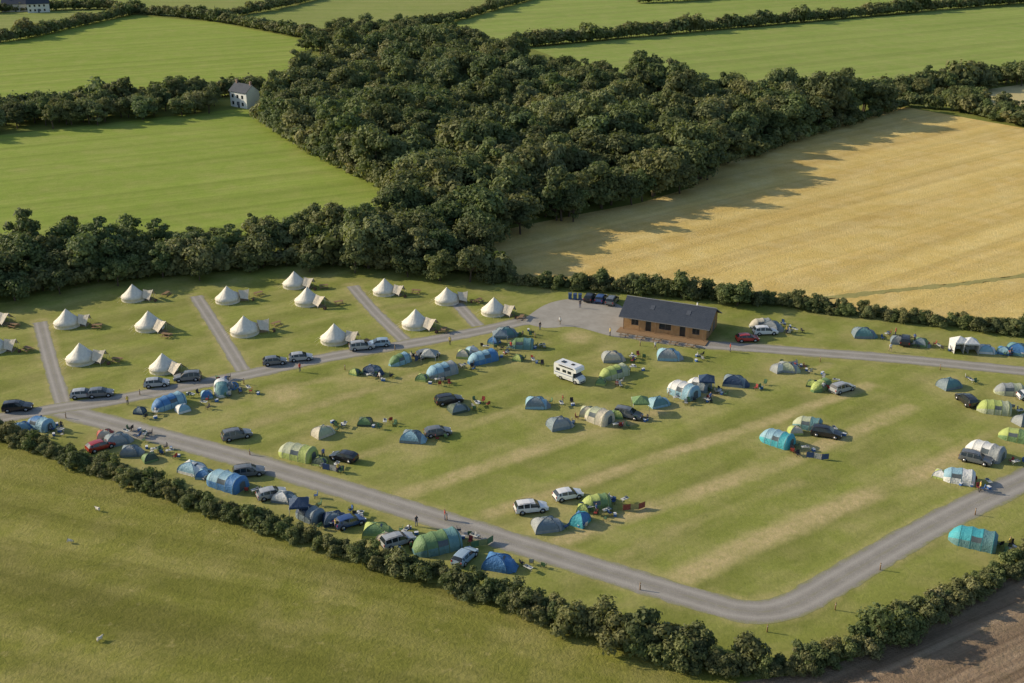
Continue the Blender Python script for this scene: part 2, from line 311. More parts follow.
# gravel
k=NT('gravel'); ac=k.attr('across'); n=k.noise(0.35,5,0.7); n2=k.noise(6,4,0.8)
c=k.mix(k.rng(n,0.3,0.7),(0.26,0.24,0.21),(0.37,0.345,0.31)); c=k.mix(k.rng(n2,0.35,0.7),c,(0.22,0.205,0.185))
wp=k.rng(k.math('ABSOLUTE',k.math('SUBTRACT',ac,0.5)),0.0,0.28,0.45,0); c=k.mix(wp,c,(0.46,0.43,0.39))
ed=k.rng(k.math('ADD',ac,k.math('MULTIPLY',k.noise(0.9,4,0.7),0.6)),1.08,1.32,0,0.85); c=k.mix(ed,c,(0.24,0.24,0.09))
cn=k.rng(k.math('ADD',ac,k.math('MULTIPLY',k.noise(0.4,4,0.7),-0.5)),-0.35,-0.15,0.5,0); c=k.mix(cn,c,(0.24,0.23,0.12))
k.base(c,0.95); k.bump(n2,0.03); m_grav=k.m
road('gravel_road',R_low,4.6,0.020,m_grav); road('gravel_road',R_up,4.2,0.024,m_grav); road('gravel_road',R_right,4.2,0.028,m_grav)
for i,r in enumerate(R_paths): road('gravel_path',r,2.7,0.016,m_grav)
yard=gl([(520,322),(545,305),(570,299),(600,299),(625,309),(640,336),(615,337),(575,327),(545,328)])
k2=NT('yard_gravel'); c=k2.mix(k2.rng(k2.noise(0.35,5,0.7),0.3,0.7),(0.28,0.26,0.225),(0.38,0.355,0.315)); k2.base(c,0.95)
sheet('gravel_yard',smooth_line(yard+yard[:1],1.5)[:-1],0.032,k2.m)
k3=grass('tall_grass',(0.33,0.31,0.11),(0.40,0.35,0.14),(0.5,0.42,0.2))
road('field_margin',gl([(820,299),(880,292),(960,284),(1024,276),(1150,262)]),1.8,0.012,k3,jit=0.8)
# ---------------------------------------------------------------- foliage meshes
ICO=bmesh.new(); bmesh.ops.create_icosphere(ICO,subdivisions=1,radius=1); ICOV=np.array([v.co[:] for v in ICO.verts]); ICOF=[[v.index for v in f.verts] for f in ICO.faces]; ICO.free()
def foliage_mesh(name,seed,h,R,zc,rz,nl,leaves,ls,mat,lobeR=(0.22,0.44),trunk=True,core=0.62):
    r=np.random.default_rng(seed)
    C=[];LR=[]
    for i in range(nl):
        for _ in range(40):
            p=r.normal(size=3); p/=np.linalg.norm(p); p*=r.uniform(0.3,0.88)
            if p[2]<-0.65: continue
            if all(np.linalg.norm(p-c)>0.2 for c in C): break
        C.append(p); LR.append(r.uniform(*lobeR))
    C=np.array(C); LR=np.array(LR)
    Cw=C*np.array([R,R,rz])+np.array([0,0,zc]); Rw=LR*R
    pts=[];nr=[];tn=[]
    lobetone=r.uniform(0.1,0.9,nl); share=(LR**2)/np.sum(LR**2)
    for i in range(nl):
        n=int(leaves*share[i]); d=r.normal(size=(n,3)); d[:,2]=np.where(d[:,2]<-0.3*np.abs(d[:,0]),-d[:,2],d[:,2]); d/=np.linalg.norm(d,axis=1)[:,None]
        rad=Rw[i]*(0.78+0.32*r.random(n)+0.22*np.sin(d[:,0]*6+i)*np.cos(d[:,1]*5+i*2)+0.25*(r.random(n)>0.88))
        p=Cw[i]+d*rad[:,None]*np.array([1,1,0.85])
        dd=np.linalg.norm((p[:,None]-Cw[None])/Rw[None,:,None],axis=2); dd[:,i]=9
        keep=(dd.min(1)>0.70)&(p[:,2]>0.05)
        p=p[keep];d=d[keep]; pts.append(p);nr.append(d+r.normal(size=d.shape)*0.45+np.array([0,0,.25]))
        tn.append(np.clip(lobetone[i]*0.5+r.random(len(p))*0.5,0,1))
    p=np.concatenate(pts);n=np.concatenate(nr);t=np.concatenate(tn); n/=np.linalg.norm(n,axis=1)[:,None]
    a=np.cross(n,r.normal(size=n.shape)); a/=np.linalg.norm(a,axis=1)[:,None]; b=np.cross(n,a)
    s=(ls*r.uniform(0.5,1.4,len(p)))[:,None]
    N=len(p)
    vv=np.stack([p-a*s,p-b*s*0.65,p+a*s,p+b*s*0.65],1).reshape(-1,3)
    V=vv.tolist(); Fc=[[4*i,4*i+1,4*i+2,4*i+3] for i in range(N)]; T_=t.tolist(); MI=[0]*N
    for i in range(nl):
        o=len(V); V+=(ICOV*Rw[i]*core*np.array([1,1,0.85])+Cw[i]).tolist(); Fc+=[[o+j for j in f] for f in ICOF]; T_+=[0.3]*len(ICOF); MI+=[0]*len(ICOF)
    if trunk:
        mb=MB(); mb.rod((0,0,0),(0.1*R,0,zc*0.8),0.045*h*0.6,0,7,0.02*h)
        for i in range(min(nl,7)): mb.rod((0.08*R,0,zc*0.55),Cw[i],0.015*h,0,5,0.004*h)
        o=len(V); V+=mb.v; Fc+=[[o+j for j in f] for f in mb.f]; T_+=[0.3]*len(mb.f); MI+=[1]*len(mb.f)
    me=bpy.data.meshes.new(name); me.from_pydata(V,[],Fc); at=me.attributes.new('tone','FLOAT','FACE'); at.data.foreach_set('value',T_)
    me.materials.append(mat); me.materials.append(bark); me.polygons.foreach_set('material_index',MI); me.update(); return me
m_tree=foliage('tree_foliage',(0.090,0.125,0.046),(0.20,0.25,0.092),(0.28,0.27,0.11))
m_bush=foliage('hedge_foliage',(0.090,0.12,0.040),(0.20,0.24,0.085),(0.28,0.26,0.11))
TREES=[foliage_mesh('broadleaf_tree',10+i,11,[4.9,4.3,5.2,4.0,4.7,4.5,3.6,5.0][i],[5.4,5.8,4.9,6.2,5.0,5.7,5.6,4.8][i],[4.8,5.2,4.2,5.6,4.3,5.0,5.5,4.0][i],[24,20,28,18,24,22,15,26][i],2800,0.36,m_tree) for i in range(8)]
BUSH=[foliage_mesh('hedge_bush',40+i,2.4,[1.5,1.3,1.7,1.4,1.2][i],1.15,[1.2,1.3,1.1,1.4,1.3][i],13,1400,0.145,m_bush,(0.26,0.5)) for i in range(5)]
FBUSH=[foliage_mesh('field_bush',60+i,2.4,1.8,1.2,1.3,9,420,0.3,m_bush,(0.34,0.55)) for i in range(3)]
def scatter(name,poly,sp_,smin,smax,jit=0.48,meshes=TREES,edge=0,child='tree'):
    e=empty(name); xs=[p[0] for p in poly]; ys=[p[1] for p in poly]; L=[];row=0; y=min(ys)
    while y<max(ys):
        x=min(xs)+(row%2)*sp_/2
        while x<max(xs): L.append((x+random.uniform(-jit,jit)*sp_,y+random.uniform(-jit,jit)*sp_)); x+=sp_
        y+=sp_*0.87; row+=1
    L=np.array(L); L=L[inpoly(L,poly)]
    for x,y in L:
        k_=0.5+0.9*mnoise.noise((x*0.02,y*0.02,1)); s=smin+(smax-smin)*min(1.1,max(0,k_*0.45+random.random()**1.8*0.75))
        mesh_obj(child,random.choice(meshes),e,(x,y,-0.2),random.uniform(0,6.28),(s*random.uniform(.88,1.12),s*random.uniform(.88,1.12),s*random.uniform(.82,1.18)))
    return len(L)
nW=scatter('woodland',gl([(266,108),(300,86),(350,64),(430,47),(500,62),(560,76),(640,94),(720,104),(790,115),(860,118),(905,104),(900,108),(850,122),(790,138),(742,156),(698,190),(620,211),(560,226),(490,246),(400,238),(392,210),(396,196),(325,158),(272,128)]),7.2,0.72,1.5)
nW+=scatter('woodland',gl([(400,234),(490,242),(492,274),(430,275),(400,271),(300,266),(200,275),(100,283),(0,299),(-120,322),(-160,290),(0,266),(60,261),(130,254),(250,243),(340,236)]),5.6,0.55,1.05)
nW+=scatter('woodland_edge',gl([(905,106),(850,120),(790,136),(742,153),(698,186),(620,207),(560,222),(520,232),(500,245),(492,252),(488,244),(560,216),(690,178),(735,146),(790,128),(850,112)]),6.5,0.95,1.4)
nW+=scatter('tree_belt',gl([(-160,128),(-40,118),(120,107),(215,99),(222,112),(120,124),(-40,138),(-160,150)]),6.5,0.6,0.95)
nW+=scatter('tree_belt',gl([(300,50),(340,30),(420,30),(450,42),(430,50),(350,64)]),8,0.6,0.95)
nW+=scatter('tree_belt',gl([(860,95),(1024,78),(1150,66),(1150,73),(1024,86),(900,103)]),6.5,0.5,0.85)
nW+=scatter('tree_belt',gl([(925,97),(965,99),(1024,114),(1150,132),(1150,140),(1024,123),(950,108)]),6,0.5,0.75)
def hedge(name,line,sp_,width,smin,smax,meshes=BUSH,child='bush',rows=2,gap=0.06):
    e=empty(name); L=smooth_line(line,sp_)
    for i,(x,y) in enumerate(L):
        a=L[max(0,i-1)];b=L[min(len(L)-1,i+1)]; t=Vector((b[0]-a[0],b[1]-a[1])).normalized(); nn=(-t.y,t.x)
        for r in range(rows):
            if random.random()<gap: continue
            o=((r+0.5)/rows-0.5)*width+random.uniform(-.35,.35)*width/rows
            k_=0.5+1.0*mnoise.noise((x*0.05,y*0.05,5)); s=smin+(smax-smin)*min(1.2,max(0,k_*0.7+0.45*random.random()))
            if random.random()<0.07: s*=1.35
            mesh_obj(child,random.choice(meshes),e,(x+nn[0]*o+random.uniform(-.4,.4),y+nn[1]*o,-0.1),random.uniform(0,6.28),(s,s,s*random.uniform(.8,1.25)))
    return len(L)*rows
nH=hedge('hedgerow',gl(hedge_low),1.15,2.6,0.5,1.15,gap=0.12)
nH+=hedge('hedgerow',gl([(575,628),(640,650),(700,664),(750,670)]),2.2,4,1.0,1.7,gap=0.25)
nH+=hedge('hedgerow',gl([(490,281),(560,287),(620,291),(740,301),(860,315),(1024,334),(1180,352)]),1.6,3.2,0.8,1.5)
far=lambda pts,s0=1.0,s1=1.8,rows=1: hedge('field_hedge',gl(pts),2.4,2.5,s0,s1,FBUSH,'hedge_bush',rows,0.04)
far([(-140,52),(0,42),(70,28),(132,14)],1.2,2.2,2); far([(-100,14),(0,12),(100,9),(135,13),(215,21),(318,40)],1.2,2.2,2); far([(225,18),(280,8),(345,-8)],1.2,2.0)
far([(340,36),(440,24),(500,8),(560,-8)],1.2,2.0); far([(520,47),(700,31),(900,13),(1024,3),(1150,-6)],1.4,2.4,2); far([(-140,-4),(345,-10),(700,-16),(1100,-27)],1.4,2.4)
far([(-140,122),(120,105),(262,92)],1.2,2.4,2); far([(700,98),(780,100),(880,96),(1024,81),(1150,70)],1.5,2.6,2); far([(905,106),(960,112),(1024,126),(1150,145)],1.2,2); far([(745,158),(800,139),(905,107)],1,1.6)
far([(480,258),(495,279)],1.2,1.6); far([(262,120),(310,150),(392,190)],1.2,1.9,2); far([(-150,318),(0,296),(100,281),(200,272),(300,264),(400,268),(490,275)],1.0,1.9,2)
far([(640,3),(900,-10)],1.4,2.2)
for u,v,s in [(737,306,0.6),(722,303,0.4),(470,282,0.75),(440,281,0.7),(408,277,0.62),(75,255,0.9),(128,250,0.85),(960,110,0.6),(985,116,0.6),(355,273,0.6),(118,286,0.55),(15,301,0.7),(250,272,.5),(60,294,.5),(200,281,.45),(310,272,.5),(225,97,.7),(255,96,.8)]:
    x,y=g(u,v); mesh_obj('broadleaf_tree',random.choice(TREES),None,(x,y,-0.1),random.uniform(0,6),s)
# ---------------------------------------------------------------- tents
pole=plain('tent_pole',(0.45,0.45,0.45),0.4,0.6); woodm=plain('timber',(0.28,0.18,0.10),0.8)
canvas=fabric((0.78,0.73,0.63),'canvas'); tan=fabric((0.68,0.59,0.45),'cream_canvas'); clearw=plain('window_film',(0.10,0.12,0.13),0.2)
def bell_tent_mesh():
    mb=MB(); n=32; rings=[(2.5,0.0),(2.48,0.65),(2.56,0.66),(1.85,1.25),(1.2,1.9),(0.62,2.6),(0.12,3.15),(0.03,3.3)]
    vs=[];fs=[];mi=[]
    for ri,(r,z) in enumerate(rings):
        for i in range(n):
            a=2*math.pi*i/n; sc=1+ (0.035*math.cos(a*16) if 1<ri<6 else 0); dz=0
            da=abs((a+math.pi)%(2*math.pi)-math.pi)
            if da<0.45 and ri in(1,2,3,4): dz=(0.45-da)*[0,1.9,1.9,1.1,0.4][ri]; sc+= (0.45-da)*0.12
            vs.append((r*sc*math.cos(a),r*sc*math.sin(a),z+dz))
    for ri in range(len(rings)-1):
        for i in range(n):
            fs.append((ri*n+i,ri*n+(i+1)%n,(ri+1)*n+(i+1)%n,(ri+1)*n+i)); mi.append(2 if ri==0 and i in(0,31) else 0)
    mb.add(vs,fs,mi,True)
    # ridge-pole canvas porch, sides pegged close to the ground
    sv=[(2.2,0,2.2),(4.3,0,2.15),(2.5,1.5,0.9),(4.0,1.75,0.6),(2.5,-1.5,0.9),(4.0,-1.75,0.6),(3.3,0,2.02),(3.3,1.55,0.72),(3.3,-1.55,0.72)]
    mb.add(sv,[(0,2,7,6),(6,7,3,1),(0,6,8,4),(6,1,5,8)],1)
    for a,b in [((4.3,0,0),(4.3,0,2.25)),((4.0,1.75,0),(4.0,1.75,.65)),((4.0,-1.75,0),(4.0,-1.75,.65))]: mb.rod(a,b,0.03,3)
    for i in range(0,n,2):
        a=2*math.pi*i/n
        if abs((a+math.pi)%(2*math.pi)-math.pi)<0.5: continue
        mb.rod((2.55*math.cos(a),2.55*math.sin(a),0.68),(3.6*math.cos(a),3.6*math.sin(a),0.02),0.012,0,3)
    mb.box((3.2,0,0.03),(1.3,1.6,0.05),4); mb.box((5.0,-0.9,0.22),(0.4,0.6,0.44),5)
    return mb.build('bell_tent',[canvas,tan,clearw,pole,plain('coir_mat',(0.30,0.24,0.15),.9),plain('stove_box',(0.12,0.07,0.05))])
BELL=bell_tent_mesh()
def tunnel_mesh(L,W,Hh,ca,cb,bands=3,film=True):
    mb=MB(); n=14; st=[]
    st.append((-L/2,0.30,0.30)); st.append((-L/2+0.5,0.66,0.66)); st.append((-L/2+1.0,0.86,0.85))
    x0=-L/2+1.4; x1=L/2-0.45
    for b in range(bands+1):
        x=x0+(x1-x0)*b/bands; sc=0.94 if b==0 else 1.0; st.append((x-0.05,sc,sc)); st.append((x+0.05,sc,sc))
        if b<bands: st.append((x+(x1-x0)/bands*0.5,0.93,0.92))
    st.append((L/2,0.84,0.80))
    vs=[];fs=[];mi=[]
    for (x,sw,sh) in st:
        for j in range(n+1):
            a=math.pi*j/n; c_,s_=math.cos(a),math.sin(a)
            vs.append((x,W/2*sw*math.copysign(abs(c_)**0.75,c_),Hh*sh*abs(s_)**0.8))
    for i in range(len(st)-1):
        band=-1 if i<3 else (i-3)//3
        hoop=i>=3 and (i-3)%3==0
        for j in range(n):
            low=j in(0,1,n-2,n-1)
            m=0
            if band==-1: m=1 if low else 0
            elif band>=bands-1: m=1
            elif low: m=1
            if film and not hoop and band==bands-2 and j in(2,3,n-4,n-3): m=2
            if hoop: m=3
            fs.append((i*(n+1)+j,(i+1)*(n+1)+j,(i+1)*(n+1)+j+1,i*(n+1)+j+1)); mi.append(m)
    mb.add(vs,fs,mi,True)
    fr=[p for p in vs[-(n+1):]]; mb.add(fr,[tuple(range(n+1))],1)
    bk=[p for p in vs[:n+1]]; mb.add(bk,[tuple(range(n,-1,-1))],1)
    mb.add([(L/2+0.02,-W*0.2,0.05),(L/2+0.02,W*0.2,0.05),(L/2+0.02,W*0.16,Hh*0.6),(L/2+0.02,0,Hh*0.7),(L/2+0.02,-W*0.16,Hh*0.6)],[(0,1,2,3,4)],2)
    for sx in (-1,1):
        for x in (x0,(x0+x1)/2,x1): mb.rod((x,sx*W*0.44,Hh*0.5),(x,sx*(W/2+1.0),0.02),0.012,3,3)
    return mb.build('tunnel_tent',[fabric(ca),fabric(cb),clearw,fabric(tuple(x*0.55 for x in ca))])
def dome_mesh(R,Hh,ca,cb,porch=True):
    mb=MB(); m=7; seg=4; vs=[];fs=[];mi=[]; asp=0.82
    def ring(t):
        r=R*1.18*math.sin(t)**0.8; z=Hh*(math.cos(t)**0.85 if math.cos(t)>0 else 0); out=[]
        cs=[(r*math.cos(math.pi/4+i*math.pi/2),r*asp*math.sin(math.pi/4+i*math.pi/2)) for i in range(4)]
        for i in range(4):
            a=cs[i];b=cs[(i+1)%4]
            for j in range(seg):
                f=j/seg; bul=1-0.05*math.sin(math.pi*f)*math.sin(t*2)
                out.append(((a[0]*(1-f)+b[0]*f)*bul,(a[1]*(1-f)+b[1]*f)*bul,z))
        return out
    n=4*seg
    for j in range(m): vs+=ring(math.pi/2*(1-j/m))
    vs.append((0,0,Hh)); top=len(vs)-1
    for j in range(m-1):
        for i in range(n):
            fs.append((j*n+i,j*n+(i+1)%n,(j+1)*n+(i+1)%n,(j+1)*n+i)); p_=i//seg
            c_=1 if (p_ in(1,3) or j==0) else 0
            if p_==3 and 1<=j<=4 and i%seg in(1,2): c_=2
            mi.append(c_)
    for i in range(n): fs.append(((m-1)*n+i,(m-1)*n+(i+1)%n,top)); mi.append(1 if (i//seg) in(1,3) else 0)
    mb.add(vs,fs,mi,False)
    for i in range(4):
        pts=[Vector(vs[j*n+i*seg]) for j in range(m)]+[Vector(vs[top])]
        for a,b in zip(pts[:-1],pts[1:]): mb.rod(a*1.01,b*1.01,.035,3,4)
    if porch:
        pv=[];pf=[]
        for ii,(x,s_,zz) in enumerate([(R*0.55,0.86,0.84),(R*1.0,0.78,0.66),(R*1.38,0.45,0.06)]):
            for j in range(9):
                a=math.pi*j/8; pv.append((x,R*0.85*s_*math.cos(a),max(.02,Hh*zz*math.sin(a))))
        for i in range(2):
            for j in range(8): pf.append((i*9+j,(i+1)*9+j,(i+1)*9+j+1,i*9+j+1))
        mb.add(pv,pf,[1]*8+[0]*8,False)
    return mb.build('dome_tent',[fabric(ca),fabric(cb),clearw,fabric(tuple(x*0.6 for x in ca))])
def gazebo_mesh(c_,walls=False,W=3.0):
    mb=MB(); h=W/2
    for sx in(-1,1):
        for sy in(-1,1): mb.rod((sx*h,sy*h,0),(sx*h,sy*h,2.1),0.03,1)
    vs=[(-h,-h,2.1),(h,-h,2.1),(h,h,2.1),(-h,h,2.1),(0,0,2.95),(-h,-h,1.85),(h,-h,1.85),(h,h,1.85),(-h,h,1.85)]
    mb.add(vs,[(0,1,4),(1,2,4),(2,3,4),(3,0,4),(0,5,6,1),(1,6,7,2),(2,7,8,3),(3,8,5,0)],0)
    if walls:
        q=h-0.02
        mb.add([(-q,-q,0),(q,-q,0),(q,q,0),(-q,q,0),(-q,-q,1.84),(q,-q,1.84),(q,q,1.84),(-q,q,1.84)],[(1,2,6,5),(2,3,7,6),(3,0,4,7)],0)
        mb.box((-q*0.55,-q,1.3),(0.8,0.03,0.6),2)
    return mb.build('gazebo',[fabric(c_),pole,clearw])
# ---------------------------------------------------------------- cars
blackp=plain('black_trim',(0.02,0.02,0.02),0.6); tyre=plain('tyre_rubber',(0.025,0.025,0.025),0.9); rim=plain('alloy_rim',(0.45,0.45,0.47),0.35,0.7); lamp=plain('headlamp',(0.7,0.7,0.7),0.2); tail=plain('tail_lamp',(0.35,0.02,0.02),0.3)
def car_mesh(kind='hatch'):
    if kind=='hatch':
        S_=[(2.08,.50,.52,.80),(2.02,.66,.68,.9),(1.55,.80,.83,.98),(1.02,.90,.96,1.0),(0.32,.93,1.40,1),(-0.3,.94,1.47,1),(-0.38,.94,1.47,1),(-1.2,.96,1.43,1),(-1.30,.96,1.42,1),(-1.62,.97,1.36,.99),(-2.0,.98,1.0,.95),(-2.08,.6,.62,.92)]
        W=0.88; glass_top={3,9}; side={3,4,6,8}; wb=(1.3,-1.28)
    elif kind=='estate':
        S_=[(2.3,.52,.54,.80),(2.22,.70,.72,.9),(1.7,.86,.89,.98),(1.1,.95,1.01,1.0),(0.45,.98,1.50,1),(-0.25,.99,1.60,1),(-0.34,.99,1.60,1),(-1.1,1.0,1.59,1),(-1.2,1.0,1.59,1),(-1.98,1.02,1.52,.99),(-2.22,1.02,1.05,.96),(-2.28,.6,.62,.93)]
        W=0.93; glass_top={3,9}; side={3,4,6,8}; wb=(1.42,-1.38)
    else:
        S_=[(2.5,.6,.62,.84),(2.44,.85,.87,.93),(2.1,1.05,1.10,.98),(1.75,1.15,1.22,1.0),(1.15,1.2,1.88,1),(0.5,1.2,1.97,1),(0.35,1.2,1.97,1),(-0.6,1.2,1.98,1),(-0.75,1.2,1.98,1),(-2.2,1.2,1.96,1),(-2.42,1.2,1.90,.98),(-2.5,.6,.62,.97)]
        W=0.97; glass_top={3}; side={3,4,6,8}; wb=(1.6,-1.5)
    mb=MB(); vs=[];fs=[];mi=[]
    for (x,bz,tz,wf) in S_:
        w_=W*wf; low=tz-bz<0.12; tin=0.97 if low else (0.80 if kind!='van' else 0.88)
        half=[(w_*0.9,0.22),(w_,0.34),(w_*1.01,(bz+.34)/2),(w_*0.97,bz),(w_*tin,tz-0.05 if not low else tz-0.005),(w_*tin*0.8,tz),(0,tz+0.02)]
        ring=[(x,-y,z) for y,z in half]+[(x,y,z) for y,z in reversed(half[:-1])]
        vs+=ring
    n=13
    for i in range(len(S_)-1):
        for j in range(n-1):
            m_=0
            if j in(3,8) and i in side: m_=1
            if j in(4,5,6,7) and i in glass_top: m_=1
            if j in(0,11): m_=2
            fs.append((i*n+j,i*n+j+1,(i+1)*n+j+1,(i+1)*n+j)); mi.append(m_)
    mb.add(vs,fs,mi,False)
    mb.add(vs[:n],[tuple(range(n-1,-1,-1))],0); mb.add(vs[-n:],[tuple(range(n))],0)
    L0=S_[0][0]; L1=S_[-1][0]
    for sy in(-1,1):
        mb.box((L0-0.05,sy*W*0.62,0.62 if kind!='van' else 0.8),(0.16,0.3,0.14),5); mb.box((L1+0.05,sy*W*0.8,0.80),(0.12,0.16,0.26),6)
        mb.box((0.85 if kind!='van' else 1.5,sy*(W+0.1),S_[3][1]+0.06),(0.12,0.2,0.14),2)
    mb.box((L0-0.0,0,0.40),(0.10,W*1.2,0.16),2); mb.box((L1,0,0.38),(0.08,W*1.5,0.16),2)
    for x in wb:
        for sy in(-1,1):
            mb.rod((x,sy*(W-0.22),0.35),(x,sy*(W+0.005),0.35),0.42,2,16); mb.rod((x,sy*(W-0.2),0.33),(x,sy*(W+0.03),0.33),0.33,3,16); mb.rod((x,sy*(W),0.33),(x,sy*(W+0.045),0.33),0.21,4,10)
    if kind=='estate':
        for sy in(-1,1): mb.rod((0.3,sy*0.66,1.62),(-1.7,sy*0.66,1.63),0.025,2)
    return mb.build('parked_car',[paint((0.5,0.5,0.5)),glassm(),blackp,tyre,rim,lamp,tail])
CARS={k_:car_mesh(k_) for k_ in('hatch','estate','van')}
def camper_mesh():
    me=car_mesh('van'); mb=MB()
    mb.v=[tuple(v.co) for v in me.vertices]; mb.f=[list(p.vertices) for p in me.polygons]; mb.m=[p.material_index for p in me.polygons]; mb.sm=[False]*len(mb.f)
    b=[(-2.9,.7),(1.2,.7),(1.25,1.95),(2.0,2.15),(1.9,2.75),(1.5,2.9),(-2.8,2.9),(-2.95,2.6)]
    vs=[(x,-1.12,z) for x,z in b]+[(x,1.12,z) for x,z in b]; n=len(b)
    mb.add(vs,[tuple(range(n)),tuple(range(2*n-1,n-1,-1))]+[(i,n+i,n+(i+1)%n,(i+1)%n) for i in range(n)],0)
    for sy in(-1,1):
        for x in(-2.0,-0.6,0.5): mb.box((x,sy*1.125,1.85),(0.8,0.03,0.5),1)
        mb.box((-0.8,sy*1.125,1.25),(4.0,0.02,0.1),7)
    mb.box((-1.6,0,2.95),(0.7,0.7,0.12),1); mb.box((0.3,0.1,2.94),(0.5,0.5,0.1),2); mb.box((-0.3,-1.2,2.7),(3.0,0.14,0.12),2)
    return mb.build('motorhome',[paint((0.78,0.78,0.76)),glassm(),blackp,tyre,rim,lamp,tail,plain('stripe',(0.1,0.15,0.3))])
# ---------------------------------------------------------------- people, sheep, clutter
def skin_mesh(name,nodes,edges,root,sub=1):
    me=bpy.data.meshes.new(name+'_sk'); me.from_pydata([n[0] for n in nodes],edges,[]); o=bpy.data.objects.new('tmp',me); col.objects.link(o)
    md=o.modifiers.new('s','SKIN'); sv=me.skin_vertices[0].data
    for i,n in enumerate(nodes): sv[i].radius=(n[1],n[2] if len(n)>2 else n[1]); sv[i].use_root=(i==root)
    md.use_smooth_shade=True; s2=o.modifiers.new('ss','SUBSURF'); s2.levels=sub; s2.render_levels=sub
    dg=bpy.context.evaluated_depsgraph_get(); dg.update(); r=bpy.data.meshes.new_from_object(o.evaluated_get(dg)); r.name=name
    bpy.data.objects.remove(o); return r
skinm=plain('skin',(0.45,0.28,0.20)); hair=plain('hair',(0.05,0.03,0.02)); shoe=plain('shoes',(0.03,0.03,0.03))
def person_mesh(pose,shirt,trous):
    if pose=='walk': LF,LK,RF,RK=(.1,-.32,.08),(.1,-.12,.5),(-.1,.30,.12),(-.1,.12,.5); LH,RH=(.28,.22,.85),(-.28,-.2,.85)
    else: LF,LK,RF,RK=(.13,0,.06),(.11,-.02,.5),(-.13,.03,.06),(-.11,.0,.5); LH,RH=(.27,-.18,.95),(-.3,.02,.82)
    N=[((0,0,.95),.15,.11),((0,0,1.15),.14,.10),((0,0,1.38),.16,.11),((0,0,1.5),.06,.06),((0,-.01,1.60),.08,.09),((0,-.01,1.72),.07,.08),
       ((.2,0,1.42),.06),((.26,.02,1.15),.045),(LH,.035),((LH[0],LH[1]-.03,LH[2]-.13),.03),((-.2,0,1.42),.06),((-.26,.02,1.15),.045),(RH,.035),((RH[0],RH[1]-.03,RH[2]-.13),.03),
       ((.1,0,.88),.09),(LK,.06),(LF,.045),((LF[0],LF[1]-.16,LF[2]-.03),.035),((-.1,0,.88),.09),(RK,.06),(RF,.045),((RF[0],RF[1]-.16,RF[2]-.03),.035)]
    E=[(0,1),(1,2),(2,3),(3,4),(4,5),(2,6),(6,7),(7,8),(8,9),(2,10),(10,11),(11,12),(12,13),(0,14),(14,15),(15,16),(16,17),(0,18),(18,19),(19,20),(20,21)]
    me=skin_mesh('person',N,E,0)
    for m in(plain('shirt',shirt),plain('trousers',trous),skinm,hair,shoe): me.materials.append(m)
    for p in me.polygons:
        c=p.center
        if c.z>1.5: i=3 if (c.z>1.7 or c.y>0.02) else 2
        elif abs(c.x)>.22 and c.z<1.18: i=2
        elif c.z>0.93: i=0
        elif c.z>0.13: i=1
        else: i=4
        p.material_index=i
    return me
PEOPLE=[person_mesh(*a) for a in [('stand',(.5,.08,.06),(.04,.06,.12)),('walk',(.08,.14,.35),(.05,.05,.05)),('walk',(.7,.7,.68),(.25,.2,.14)),('stand',(.05,.05,.06),(.08,.1,.2)),('stand',(.6,.45,.1),(.06,.06,.08))]]
def sheep_mesh(graze):
    hz=(-.72,.0,.25) if graze else (-.78,0,.82)
    N=[((.42,0,.62),.19,.2),((.1,0,.60),.24,.25),((-.3,0,.62),.21,.22),((-.52,0,.62 if graze else .78),.11),((hz[0]+.08,0,hz[2]+.08),.08),((hz[0]-.1,0,hz[2]-.03),.045)]
    E=[(0,1),(1,2),(2,3),(3,4),(4,5)]
    for x,b in((.42,.08),(-.32,-.02)):
        for y in(.12,-.12):
            k_=len(N); N+=[((x,y,.45),.07),((x+b*0.8,y,.24),.035),((x,y,.03),.03)]; E+=[(0 if x>0 else 2,k_),(k_,k_+1),(k_+1,k_+2)]
    me=skin_mesh('sheep',N,E,1); me.materials.append(plain('wool',(.62,.58,.5),.95)); me.materials.append(plain('sheep_face',(.25,.22,.2),.8))
    for p in me.polygons: p.material_index=1 if (p.center.x<-.64 or p.center.z<.3) and not(p.center.z>.6 and p.center.x>-.6) else 0
    return me
SHEEP=[sheep_mesh(True),sheep_mesh(False)]
def chair_mesh(c_):
    mb=MB(); mb.box((0,0,.42),(.5,.48,.04),0); mb.box((0,.26,.72),(.5,.04,.55),0,0,('X',-.2))
    for a,b in [((-.25,-.24,0),(.25,.22,.42)),((.25,-.24,0),(-.25,.22,.42)),((-.27,.24,0),(-.27,.3,.95)),((.27,.24,0),(.27,.3,.95)),((-.27,-.24,0),(-.27,-.24,.62)),((.27,-.24,0),(.27,-.24,.62)),((-.27,-.24,.62),(-.27,.27,.62)),((.27,-.24,.62),(.27,.27,.62))]: mb.rod(a,b,.018,1,4)
    return mb.build('camp_chair',[fabric(c_,'chair_fabric'),blackp])
CHAIR=[chair_mesh(c_) for c_ in [(.05,.12,.3),(.04,.04,.05),(.35,.06,.05),(.1,.2,.1),(.5,.5,.48)]]
def table_mesh():
    mb=MB(); mb.box((0,0,.7),(1.2,.6,.03),0)
    for s_ in(-1,1): mb.rod((s_*.5,-.26,0),(s_*.5,.26,.69),.015,1,4); mb.rod((s_*.5,.26,0),(s_*.5,-.26,.69),.015,1,4)
    mb.box((.3,.05,.8),(.35,.3,.16),2); mb.box((-.2,0,.76),(.2,.2,.1),1)
    return mb.build('camp_table',[plain('table_top',(.55,.55,.5)),pole,plain('stove',(.1,.12,.14))])
TABLE=table_mesh()
